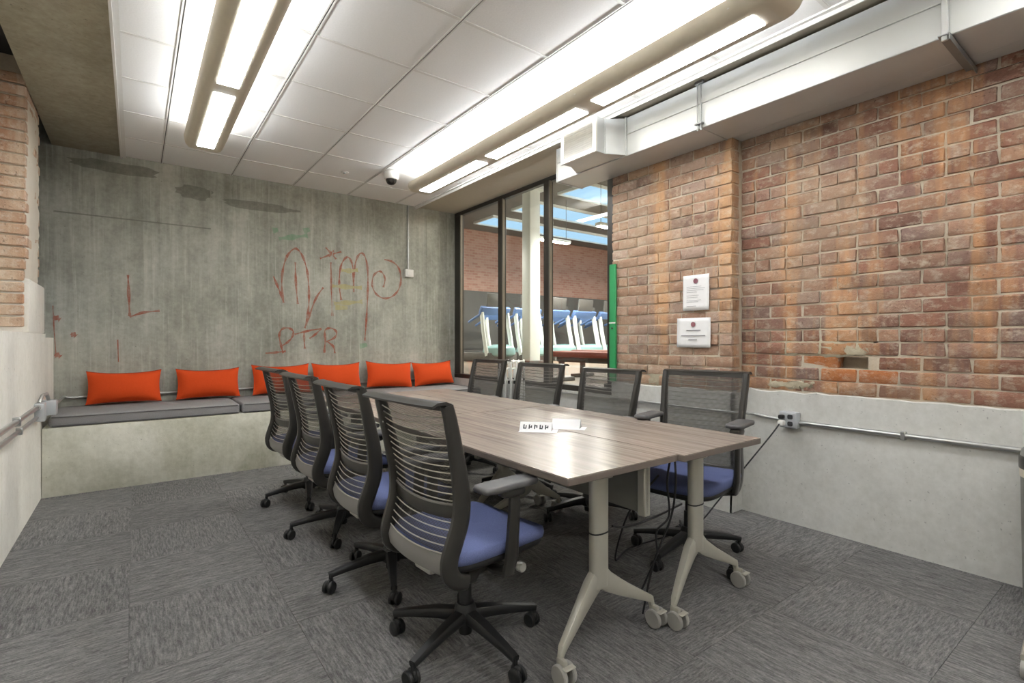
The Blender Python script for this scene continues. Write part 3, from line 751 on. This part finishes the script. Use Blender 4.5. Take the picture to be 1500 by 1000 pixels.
# ================================================================== CHAIRS (face local +x)
BACK = [(.02, .370), (-.10, .362), (-.175, .372), (-.215, .405), (-.222, .455), (-.205, .51), (-.185, .57), (-.178, .63), (-.186, .71), (-.205, .80), (-.228, .90), (-.250, .985)]
def back_x(z):
    p = BACK[4:]
    for (x0, z0), (x1, z1) in zip(p, p[1:]):
        if z <= z1: return x0 + (x1 - x0) * max(0, (z - z0)) / (z1 - z0)
    return p[-1][0]
def back_w(z): return .196 + .028 * min(1, max(0, (z - .42) / .5))
def make_chair():
    r = empty('office_chair', (0, 0, 0), cat='chair')
    # star base, turned on its own
    base = MB().lathe([(.030, .075), (.048, .085), (.050, .125), (.040, .150), (.034, .165)], 20).lathe([(.026, .045), (.028, .05), (.028, .08)], 16).build('base', M['black_plastic'], r)
    for k in range(5):
        a = 2 * PI * k / 5; m = RZ(a)
        MB().sweep([(.03, 0, .118), (.12, 0, .113), (.22, 0, .098), (.305, 0, .082)], [(.028, .026), (.025, .022), (.019, .017), (.015, .013)], side=(0, 1, 0), n=10, e=.6, mat=m).build('base_leg', M['black_plastic'], base)
        c_ = MB().sweep([(.298, 0, .088), (.300, 0, .060)], .010, n=8, mat=m)
        tw = m @ T(.300, 0, 0) @ RZ(.7 + k * 1.9)
        for q in (-1, 1):
            c_.lathe([(.008, -.009), (.025, -.009), (.0285, -.005), (.0285, .005), (.023, .009), (.008, .009)], 18, tw @ T(.012, q*.0145, .0285) @ RX(PI/2))
        c_.superell(.024, .010, .022, .7, .7, 14, 8, tw @ T(.006, 0, .042))
        c_.build('caster', M['black_plastic'], base)
    MB().lathe([(.024, .14), (.024, .25), (.0235, .251), (.017, .252), (.017, .35)], 18).build('gas_lift', M['black_plastic'], r)
    mech = MB().bbox((-.12, -.075, .340), (.14, .075, .392), .018, 2).build('mechanism', M['chair_frame'], r)
    MB().bbox((-.20, -.055, .345), (-.08, .055, .375), .010, 2).build('tilt_cover', M['chair_silver'], mech)
    MB().sweep([(.05, -.06, .372), (.06, -.20, .368), (.09, -.235, .366)], .006, n=8).build('lever', M['chair_silver'], mech)
    MB().lathe([(.016, -.014), (.019, -.01), (.019, .01), (.016, .014)], 14, T(.10, -.215, .345) @ RX(PI/2)).build('knob', M['chair_silver'], mech)
    # seat
    def seat_fn(x, y, zz):
        d = 0.0
        if x > .12: d -= (x - .12) ** 2 * .9
        d += (y / .25) ** 2 * .012
        return (x + .02, y * (1 - .06 * (x > 0) * (x / .24)), zz + d)
    MB().superell(.242, .243, .028, .34, .33, 40, 10, T(0, 0, .440), seat_fn).build('seat', M['seat_blue'], r, True, 180)
    MB().superell(.238, .238, .026, .5, .36, 36, 8, T(0, 0, .410), seat_fn).build('seat_shell', M['black_plastic'], r, True, 180)
    # back frame
    path = smooth_path([(x, 0, zz) for x, zz in BACK], 3)
    for s_ in (-1, 1):
        pts = [(p.x, s_ * (back_w(p.z) + .012 - (.06 if i < 3 else .03 if i < 5 else 0) * (1 if i < 5 else 0)), p.z) for i, p in enumerate(path)]
        rr = [(.017, .021 + .014 * math.sin(PI * min(1, i / (len(path) - 1)) ) ) for i in range(len(path))]
        MB().sweep(pts, rr, side=(0, 1, 0), n=12, e=.65).build('upright', M['chair_frame'], r)
    n_ = 14
    def arc(zz, dx, bow, hw=None):
        hw = hw or back_w(zz)
        return [(back_x(zz) + dx - bow * (1 - (2*i/n_ - 1)**2), hw * (2*i/n_ - 1), zz) for i in range(n_ + 1)]
    wires = MB()
    zz = .478
    while zz < .965:
        if not (.585 < zz < .640): wires.sweep([(x, y, q - .012 * (1 - (y/.22)**2)) for x, y, q in arc(zz, -.006, .022)], .0023, n=6)
        zz += .0245
    tag(wires.build('back_wires', M['chair_wire'], r), kind='stuff')
    # woven mesh in front of the wires
    vs = []; fs = []; rows = 26
    for i in range(rows + 1):
        q = .465 + (.985 - .465) * i / rows
        vs += [(x + .012, y, q) for x, y, q in arc(q, 0, .018)]
    for i in range(rows):
        for k in range(n_): fs.append((i*(n_+1)+k, i*(n_+1)+k+1, (i+1)*(n_+1)+k+1, (i+1)*(n_+1)+k))
    MB().add(vs, fs).build('back_mesh', M['chair_mesh'], r)
    # top rail that folds backwards, lumbar band, lower tray
    tr_ = MB(); prof = [(.010, .006), (-.012, .014), (-.045, .012), (-.066, .002), (-.064, -.005), (-.045, .003), (-.014, .003), (.0, -.022), (.010, -.022)]
    hw = back_w(.985) + .026; vs = []; fs = []; K = len(prof); NS = 16
    for i in range(NS + 1):
        u = 2*i/NS - 1; sh = .012 * (1 - u*u)
        for x, q in prof: vs.append((back_x(.985) - sh + x, hw*u, .985 + q))
    for i in range(NS):
        for k in range(K): fs.append((i*K+k, i*K+(k+1)%K, (i+1)*K+(k+1)%K, (i+1)*K+k))
    fs += [tuple(range(K)), tuple(NS*K + k for k in range(K-1, -1, -1))]
    tr_.add(vs, fs).build('top_rail', M['chair_frame'], r)
    lb = MB().sweep([(x, y, q - .016 * (1 - (y/.22)**2)) for x, y, q in arc(.612, -.004, .024)], (.022, .004), side=(0, 0, 1), n=10, e=.6).build('lumbar_band', M['chair_frame'], r)
    MB().sweep([(x, y, q - .016 * (1 - (y/.22)**2)) for x, y, q in arc(.640, -.010, .024)], .0045, n=6).build('lumbar_rim', M['chair_grey'], lb)
    vs = []; fs = []
    trp = [(-.222, .470), (-.232, .440), (-.226, .405), (-.190, .378), (-.183, .384), (-.215, .410), (-.220, .440), (-.212, .468)]
    K = len(trp)
    for i in range(n_ + 1):
        u = 2*i/n_ - 1
        for x, q in trp: vs.append((x - .016 * (1 - u*u), .200*u, q - .010 * (1 - u*u)))
    for i in range(n_):
        for k in range(K): fs.append((i*K+k, i*K+(k+1)%K, (i+1)*K+(k+1)%K, (i+1)*K+k))
    fs += [tuple(range(K)), tuple(n_*K + k for k in range(K-1, -1, -1))]
    MB().add(vs, fs).build('lower_tray', M['chair_grey'], r)
    # arms
    for s_ in (-1, 1):
        p = MB().sweep([(.0, s_*.10, .362), (.0, s_*.20, .356), (.005, s_*.252, .365), (.012, s_*.262, .42), (.02, s_*.268, .60), (.022, s_*.266, .655)],
                   [(.022, .012), (.024, .012), (.027, .014), (.028, .014), (.024, .013), (.022, .012)], side=(1, 0, 0), n=10, e=.6).build('arm_post', M['chair_frame'], r)
        MB().superell(.055, .030, .020, .6, .6, 16, 8, T(.012, s_*.262, .660)).build('arm_pivot', M['chair_frame'], p)
        MB().superell(.128, .046, .013, .35, .30, 32, 8, T(-.008, s_*.258, .686)).build('arm_pad', M['chair_pad'], r, True, 180)
    return r
proto = make_chair()
CH = [(1.05, 1.715, 5, 57.9, 1.0, 'black mesh-back office chair nearest the camera, left of the table', 'left'),
      (1.048, 2.43, 1, 212.8 - 36, 1.0, 'second mesh-back office chair from the camera in the left row', 'left'),
      (1.054, 3.20, 2, 207 - 36, 1.0, 'third mesh-back office chair from the camera in the left row', 'left'),
      (1.06, 3.99, 4, 218.7 - 36, 1.0, 'farthest mesh-back office chair in the left row, nearest the bench', 'left'),
      (2.475, 1.67, 193, 41.2, 1.022, 'mesh-back office chair nearest the camera on the brick wall side', 'right'),
      (2.47, 2.44, 186, 20, 1.0, 'mesh-back office chair under the papers taped to the brick pier', 'right'),
      (2.47, 3.20, 188, 70, 1.01, 'mesh-back office chair just right of the white folded chairs', 'right'),
      (2.48, 4.0, 183, 5, 1.02, 'mesh-back office chair just left of the white folded chairs', 'right')]
for i, (x, y, a, ba, sz, lb, side) in enumerate(CH):
    o = proto if i == 0 else copy_tree(proto)
    o.location = (x, y, 0); o.rotation_euler = (0, 0, math.radians(a)); 
    for c in o.children:
        if c.name.split('.')[0] in ('upright', 'back_wires', 'back_mesh', 'top_rail', 'lumbar_band', 'lower_tray'): c.scale = (1, 1, sz)
    o['label'] = lb; o['group'] = 'office chairs along the ' + side + ' side of the table'
    if i == 4:
        for c in o.children:
            if c.name.split('.')[0] == 'arm_pad': c.location = (-.05, 0, .066)
            if c.name.split('.')[0] == 'arm_post': c.scale = (1, 1, 1.095)
    b = [c for c in o.children if c.name.split('.')[0] == 'base'][0]
    b.rotation_euler = (0, 0, math.radians(ba - a))

# ================================================================== CEILING LIGHTS
HB = 2.735
def ceiling_light(x, y0, segs, lb, tube='tube'):
    L_ = sum(segs) ; y1 = y0 + L_
    r = empty('ceiling_light', (x, y0, HB), label=lb, cat='light', group='linear ceiling lights')
    out = [(-.140, .085), (-.138, .06), (-.130, .030), (-.112, .007), (-.095, 0), (.095, 0), (.112, .007), (.130, .030), (.138, .06), (.140, .085)]
    inn = [(.135, .085), (.133, .06), (.125, .034), (.110, .014), (-.110, .014), (-.125, .034), (-.133, .06), (-.135, .085)]
    MB().prism(out + inn, 0, L_).build('housing', M['housing'], r, True, 30)
    for yy, s_ in ((0, -1), (L_, 1)):
        e_ = MB(); vs = []; fs = []; K = len(out)
        for q in range(5):
            an = q / 4 * PI / 2; sc = .55 + .45 * math.cos(an)
            vs += [(px * sc, yy + s_ * .10 * math.sin(an), .085 - (.085 - pz) * (.35 + .65 * math.cos(an))) for px, pz in out]
        for q in range(4):
            for k in range(K - 1): fs.append((q*K+k, q*K+k+1, (q+1)*K+k+1, (q+1)*K+k))
        fs.append(tuple(range(4*K, 5*K))); fs.append(tuple(range(K)))
        e_.add(vs, fs).build('end_cap', M['housing'], r, True, 50)
    yy = 0
    for s_ in segs:
        MB().box((-.058, yy + .07, -.005), (.058, yy + s_ - .07, .004)).build('lens', M['lens'], r, False)
        for dx in (-.07, .07): MB().sweep([(dx, yy + .06, .072), (dx, yy + s_ - .06, .072)], .012, n=8).build('fluorescent_tube', M[tube], r)
        yy += s_
    for yy in [.15] + [sum(segs[:k]) for k in range(1, len(segs))] + [L_ - .15]:
        MB().bbox((-.012, yy - .012, .01), (.012, yy + .012, H - HB), .003, 1).bbox((-.134, yy - .008, .04), (.134, yy + .008, .048), .002, 1).build('hanger', M['runner'], r)
    return r
ceiling_light(2.397, 1.162, [1.196, 1.215, 1.21], 'long ceiling light on the right, running towards the window corner')
ceiling_light(0.450, 1.133, [1.19, 1.21, 1.21], 'long ceiling light on the left, above the chairs', 'tube_dim')
ceiling_light(2.397, -1.75, [1.21, 1.21], 'added fill light, unseen behind the camera on the right')  # this pair is added fill, unseen, to brighten left wall and foreground
ceiling_light(.45, -1.75, [1.21, 1.21], 'added fill light, unseen behind the camera on the left')

# ================================================================== DUCT
du = empty('air_duct', (3.0, 0, 2.60), label='galvanised air duct running under the ceiling above the brick wall', cat='duct')
DZ = .292
for y0, y1 in ((YF + .02, -.56), (-.555, .665), (.67, 1.93), (1.935, 3.35)):
    d = MB().bbox((0, y0, 0), (.315, y1, DZ), .004, 1).build('duct_section', M['galv'], du)
    MB().bbox((-.006, y0 + .004, .160), (.001, y1 - .004, .168), .002, 1).build('seam', M['galv'], d)
    MB().bbox((-.004, y1 - .006, -.004), (.0, y1 + .006, DZ), .001, 1).bbox((0, y1 - .006, -.005), (.315, y1 + .006, 0), .001, 1).build('joint_flange', M['galv'], d)
# the near stretch is wider, up to the near wall
MB().bbox((.312, YF + .02, 0), (.432, 1.89, DZ), .003, 1).build('duct_section', M['galv'], du)
n_ = empty('air_register', (2.75, 2.645, 2.612), label='white louvred air register on the side of the duct', cat='vent')
BX = .102; LY = .37; ZH = .262
MB().box((.012, 0, 0), (BX, LY, ZH)).build('box', M['galv'], n_, False)
fr_ = MB()
for lo, hi in (((-.004, -.008, -.006), (.014, .028, ZH+.006)), ((-.004, LY-.028, -.006), (.014, LY+.008, ZH+.006)), ((-.004, .028, -.006), (.014, LY-.028, .03)), ((-.004, .028, ZH-.03), (.014, LY-.028, ZH+.006))): fr_.bbox(lo, hi, .002, 1)
fr_.build('frame', M['white'], n_)
for k in range(13):
    q = .036 + k * (ZH - .072) / 12
    MB().box((-.012, .028, -.0012), (.012, LY - .028, .0012), T(.006, 0, q) @ RY(.6)).build('louvre', M['white'], n_, False)
# transition from the register box to the duct
vs = [(BX, 0, 0), (BX, LY, 0), (BX, LY, ZH), (BX, 0, ZH), (.246, -.08, -.004), (.246, LY + .08, -.004), (.246, LY + .08, .275), (.246, -.08, .275)]
MB().add(vs, [(0,1,5,4),(1,2,6,5),(2,3,7,6),(3,0,4,7),(3,2,1,0),(4,5,6,7)]).build('transition', M['galv'], n_, False)
MB().bbox((.238, -.092, -.010), (.2495, -.078, .280), .002, 1).bbox((.098, -.008, -.006), (.108, 0, ZH + .006), .002, 1).build('collar_rim', M['galv'], n_)
# hangers
h_ = empty('duct_hanger', (2.985, 1.93, 2.60), label='twin-rod hanger holding the duct near the brick pier', cat='hanger', group='duct hangers')
for dy in (-.013, .013): MB().sweep([(-.004, dy, -.02), (-.004, dy, .30)], .0045, n=8).build('rod', M['galv_dark'], h_)
MB().bbox((-.018, -.028, .02), (.010, .028, .032), .002, 1).bbox((-.012, -.03, .285), (.008, .03, .308), .003, 1).build('clamp', M['galv_dark'], h_)
h_ = empty('duct_hanger', (2.985, .668, 2.60), label='angle-iron hanger under the duct at the upper right', cat='hanger', group='duct hangers')
MB().bbox((-.022, -.012, -.03), (-.002, .012, .308), .003, 1).build('rod', M['galv'], h_)
MB().box((-.03, -.022, -.036), (.468, -.018, -.006)).box((-.03, -.022, -.010), (.468, .022, -.006)).build('angle_bar', M['galv_dark'], h_, False)

# ================================================================== CONDUITS, BOXES
def pipe(name, pts, r, lb, cat='conduit', mat='conduit', straps=()):
    o = empty(name, pts[0], label=lb, cat=cat)
    P0 = Vector(pts[0])
    MB().sweep([tuple(Vector(p) - P0) for p in pts], r, n=12).build('tube', M[mat], o)
    for p in straps:
        q = Vector(p) - P0
        MB().bbox(tuple(q - Vector((r*1.3, .012, r*1.8))), tuple(q + Vector((r*1.3, .012, r*1.8))), .003, 1).build('strap', M[mat], o)
    return o
XR = XN - .012
pipe('wall_conduit', [(XR - .018, 1.50, .668), (XR - .018, -1.6, .668)], .0135, 'thick metal conduit along the white wall right of the outlet box', straps=[(XR - .016, .95, .668), (XR - .016, -.2, .668)])
pipe('wall_conduit', [(XR - .016, 1.60, .672), (XR - .016, 1.80, .69), (XR - .10, 1.868, .70), (XP - .03, 1.90, .703), (XP - .03, 2.95, .703), (XP + .0, 3.02, .703), (XW - .055, 3.10, .703 - .03), (XW - .055, 5.15, .672)], .009, 'thin conduit running from the outlet box past the pier to the bench', straps=[(XP - .026, 2.4, .703)])
ob = empty('outlet_box', (XR, 1.555, .63), label='square metal outlet box on the white wall with plugs in it', cat='outlet')
MB().bbox((-.058, -.055, 0), (-.001, .055, .105), .006, 2).build('body', M['box_grey'], ob)
MB().bbox((-.063, -.05, .006), (-.058, .05, .099), .003, 1).build('cover_plate', M['box_grey'], ob)
for dz in (.03, .074): MB().superell(.003, .017, .015, .5, .7, 14, 6, T(-.064, -.018, dz)).build('socket', M['ink_dark'], ob)
MB().bbox((-.105, .008, .018), (-.062, .046, .05), .008, 2).build('plug', M['white'], ob)
MB().bbox((-.10, .012, .058), (-.062, .044, .086), .008, 2).build('plug', M['black_plastic'], ob)
# power cord from the outlet down to the carpet and under the table
cord = smooth_path([(XR - .10, 1.585, .66), (XR - .15, 1.62, .58), (3.16, 1.73, .36), (3.02, 1.82, .16), (2.86, 1.86, .04), (2.60, 1.90, .008), (2.28, 1.92, .008), (2.02, 1.80, .05), (1.83, 1.55, .40), (1.80, 1.36, .62)], 6)
tag(MB().sweep(cord, .0045, n=6).build('power_cord', M['ink_dark']), 'dark power cord sagging from the outlet box to the carpet', 'cord')
cab = [[(1.777, 1.262, .712), (1.782, 1.262, .60), (1.80, 1.30, .45), (1.765, 1.36, .25), (1.77, 1.42, .012)], [(1.80, 1.30, .705), (1.86, 1.36, .58), (1.90, 1.38, .42), (1.84, 1.40, .36), (1.87, 1.42, .26), (1.91, 1.46, .20), (1.86, 1.52, .012)],
       [(1.56, 1.405, .442), (1.70, 1.44, .40), (1.86, 1.42, .415), (2.03, 1.405, .442)]]
cl_ = ['black cable hanging from the gap between the two near tables', 'looped black cable beside the near right table leg', 'black cable slung between the two near table legs']
for q, lb in zip(cab, cl_): tag(MB().sweep(smooth_path(q, 6), .0048, n=6).build('cable', M['black_plastic']), lb, 'cable', 'cables under the table')
# left wall pipes
pipe('wall_conduit', [(XL + .016, YF + .05, .722), (XL + .016, 4.86, .722)], .015, 'upper of two conduits along the left wall', straps=[(XL + .016, 4.1, .722)])
pipe('wall_conduit', [(XL + .014, YF + .05, .652), (XL + .014, 4.90, .652)], .012, 'lower of two conduits along the left wall', straps=[(XL + .014, 4.2, .652)])
jb = empty('junction_box', (XL, 4.87, .62), label='cluster of metal junction boxes on the left wall beside the bench', cat='junction box')
MB().bbox((.001, 0, .0), (.055, .11, .13), .005, 2).build('body', M['box_grey'], jb)
MB().bbox((.001, .20, .02), (.10, .30, .13), .006, 2).build('body', M['box_grey'], jb)
MB().sweep([(.03, .11, .065), (.03, .20, .065)], .014, n=10).sweep([(.02, -.03, .10), (.02, 0, .10)], .02, n=10).sweep([(.02, .06, .13), (.035, .10, .18), (.05, .16, .185), (.055, .23, .128)], .012, n=10).build('elbow', M['conduit'], jb)
pipe('wall_conduit', [(XL + .07, 5.15, .70), (XL + .07, YB - .05, .70), (XL + .12, YB - .022, .69), (3.38, YB - .022, .69)], .012, 'conduit along the foot of the concrete back wall behind the pillows')
# back wall drop
pipe('wall_conduit', [(2.785, YB - .014, H - .002), (2.785, YB - .014, 2.09)], .010, 'vertical conduit dropping from the ceiling to the wall box', straps=[(2.785, YB - .014, 2.5)])
wb = empty('wall_box', (2.79, YB, 2.0), label='white switch box on the concrete wall at the end of the vertical conduit', cat='switch box')
MB().bbox((-.055, -.05, 0), (.055, -.001, .095), .006, 2).build('body', M['white'], wb)
MB().bbox((-.035, -.056, .02), (.035, -.049, .075), .003, 1).build('cover', M['white'], wb)
# dome camera, sprinkler
dc = empty('dome_camera', (2.092, 4.858, H), label='white dome security camera on the ceiling near the right light', cat='camera')
MB().lathe([(.066, 0), (.076, -.006), (.076, -.060), (.066, -.078)], 28).build('mount', M['white'], dc)
MB().lathe([(.056, -.076), (.054, -.092), (.044, -.112), (.028, -.125), (.008, -.130)], 28).build('dome', M['dome'], dc)
sd = empty('sprinkler', (1.713, 5.14, H), label='small concealed sprinkler cover on the ceiling tiles', cat='sprinkler')
MB().lathe([(.040, 0), (.040, -.006), (.034, -.009)], 20).build('plate', M['white'], sd)
MB().lathe([(.014, -.009), (.012, -.016)], 12).build('head', M['galv_dark'], sd)

# ================================================================== PAPERS
def sheet(name, y0, y1, z0, z1, lb, logo_z, lines):
    X = XP - .017
    s_ = empty(name, (X, (y0 + y1) / 2, z0), label=lb, cat='notice', group='notices taped to the brick pier')
    wd, ht = y1 - y0, z1 - z0
    vs = []; fs = []; n = 8                       # a little curl
    for i in range(n + 1):
        for j in range(n + 1):
            u, v = i / n, j / n
            vs.append((-.004 * (2*u-1)**2 * (1 - v) - .001, wd * (u - .5), ht * v))
    for i in range(n):
        for j in range(n): fs.append((i*(n+1)+j, i*(n+1)+j+1, (i+1)*(n+1)+j+1, (i+1)*(n+1)+j))
    p = MB().add(vs, fs).build('sheet', M['paper'], s_)
    sol = p.modifiers.new('thickness', 'SOLIDIFY'); sol.thickness = .0006
    MB().lathe([(.019, 0), (.019, .0006)], 20, T(-.0062, 0, ht - logo_z) @ RY(PI/2)).build('emblem', M['logo'], s_)
    for (u0, u1, q, th) in lines:
        MB().box((-.0066, wd * (.5 - u1), ht - q - th), (-.0060, wd * (.5 - u0), ht - q)).build('text_line', M['ink'], s_, False)
sheet('notice', 2.060, 2.275, 1.418, 1.680, 'upright notice taped to the brick pier, the upper of two', .045,
      [(.15, .72, .085, .002), (.15, .85, .098, .002), (.15, .80, .112, .002), (.15, .55, .126, .0025), (.15, .62, .150, .002), (.15, .58, .164, .002), (.15, .70, .185, .002), (.15, .60, .198, .002), (.15, .52, .228, .003)])
sheet('notice', 2.049, 2.328, 1.146, 1.364, 'landscape notice taped to the brick pier, below the upright one', .048,
      [(.30, .72, .088, .007), (.14, .86, .128, .006), (.36, .62, .158, .007)])
def tent(x, y, a, wd, ht, dp, lb, marks):
    s_ = empty('name_tent', (x, y, TZ), a, lb, 'name tent', 'paper tents on the table')
    MB().add([(-wd/2, -dp, .0006), (wd/2, -dp, .0006), (wd/2, 0, ht), (-wd/2, 0, ht), (wd/2, dp, .0006), (-wd/2, dp, .0006),
              (-wd/2, -dp - .03, .0006), (wd/2 + .03, -dp - .03, .0006), (wd/2 + .03, dp, .0006)],
             [(0, 1, 2, 3), (3, 2, 4, 5), (6, 7, 1, 0), (7, 8, 4, 1)]).build('folded_card', M['paper'], s_, False)
    sl = math.atan2(ht, dp)
    rnd = random.Random(4)
    for k in range(marks):
        u = -wd*.34 + wd*.68*k/(marks-1); m = T(0, -dp, 0) @ RX(sl)
        g_ = MB()
        g_.box((u - .008, .014, .0006), (u - .002, .040, .0014), m).box((u - .002, .014 + .008*(k % 3), .0006), (u + .008, .020 + .008*(k % 3), .0014), m).box((u + .004, .020, .0006), (u + .009, .036, .0014), m)
        g_.build('printed_mark', M['ink_dark'], s_, False)
tent(1.665, 2.02, math.radians(-47), .165, .042, .04, 'white folded name tent with black printing on the table', 5)
tent(1.845, 1.985, math.radians(-52), .15, .045, .035, 'blank white folded name tent beside the printed one', 0)

# ================================================================== GREEN POST, WHITE FOLDED CHAIRS
gp = empty('green_panel', (XP - .02, 2.968, ZD - .02), label='narrow green painted board at the corner of the brick pier beside the window', cat='board')
MB().bbox((-.012, -.036, 0), (.008, .036, 1.01), .004, 1).build('board', M['green'], gp)
MB().bbox((-.015, -.036, .50), (-.0115, .036, .512), .001, 1).build('tape_band', M['white'], gp)
MB().lathe([(.008, 0), (.010, .004), (.004, .008)], 12, T(-.012, 0, .46) @ RY(-PI/2)).build('bolt', M['frame_dark'], gp)
def folded_chair(y, lb, lean):
    o = empty('folding_chair', (y[0], y[1], 0), label=lb, cat='folding chair', group='white folded chairs leaning under the window')
    o.rotation_euler = (0, 0, lean)
    for q, (hw, zt) in enumerate(((.20, .975), (.17, .90))):
        dy = (q - .5) * .022
        pts = smooth_path([(-hw, dy, .02), (-hw, dy, zt - .08), (-hw + .07, dy, zt), (hw - .07, dy, zt), (hw, dy, zt - .08), (hw, dy, .02)], 5)
        MB().sweep(pts, .010, n=8).build('tube_frame', M['white_metal'], o)
    MB().bbox((-.16, -.008, .42), (.16, .008, .80), .006, 1).build('seat', M['white_metal'], o)
    for sx in (-1, 1): MB().bbox((sx*.19 - .014, -.02, .77), (sx*.19 + .014, .02, .80), .004, 1).build('hinge', M['black_plastic'], o)
    for sx in (-1, 1): MB().lathe([(.012, 0), (.012, .025)], 10, T(sx*.20, -.015, 0)).build('rubber_foot', M['black_plastic'], o)
for i, lb in enumerate(('white folded chair in the row under the window, nearest the camera', 'second white folded chair in the row under the window', 'third white folded chair in the row under the window', 'white folded chair in the row under the window, nearest the bench')):
    folded_chair((3.155 - .042 * i, 4.10 + .034 * i), lb, math.radians(53 - 12))

# ================================================================== BIN AND ROLLING STAND AT THE RIGHT EDGE
bn = empty('waste_bin', (3.255, .325, 0), label='grey round bin with a domed lid against the white wall at the right edge', cat='bin')
MB().lathe([(.120, 0), (.126, .008), (.128, .05), (.136, .585)], 36).build('body', M['panel_grey'], bn)
MB().lathe([(.1375, .585), (.1385, .59), (.1385, .618), (.1375, .622)], 36).build('label_band', M['plaster'], bn)
MB().lathe([(.140, .622), (.142, .626), (.142, .675), (.139, .68)], 36).build('rim', M['chair_frame'], bn)
MB().lathe([(.137, .68), (.132, .705), (.112, .732), (.075, .75), (.02, .758)], 36).build('lid', M['galv_dark'], bn)
ms = empty('rolling_stand', (2.90, .345, 0), label='pale metal foot of a rolling stand at the lower right edge', cat='stand')
MB().sweep([(-.38, 0, .075), (-.30, 0, .085), (.0, 0, .12), (.20, 0, .10)], [(.014, .014), (.018, .018), (.022, .024), (.018, .018)], side=(0, 1, 0), n=10, e=.7).build('foot', M['table_leg'], ms)
MB().sweep([(.09, -.02, .11), (.09, -.02, 1.15)], .02, n=12).build('post', M['table_leg'], ms)
MB().sweep([(.09, -.02, 1.0), (.09, -.30, 1.0)], .014, n=10).build('cross_bar', M['table_leg'], ms)
for x in (-.37, .19):
    MB().lathe([(.01, -.012), (.032, -.011), (.034, 0), (.032, .011), (.01, .012)], 18, T(x, 0, .034) @ RX(PI/2)).sweep([(x, 0, .034), (x, 0, .08)], .008, n=8).build('caster', M['caster_grey'], ms)
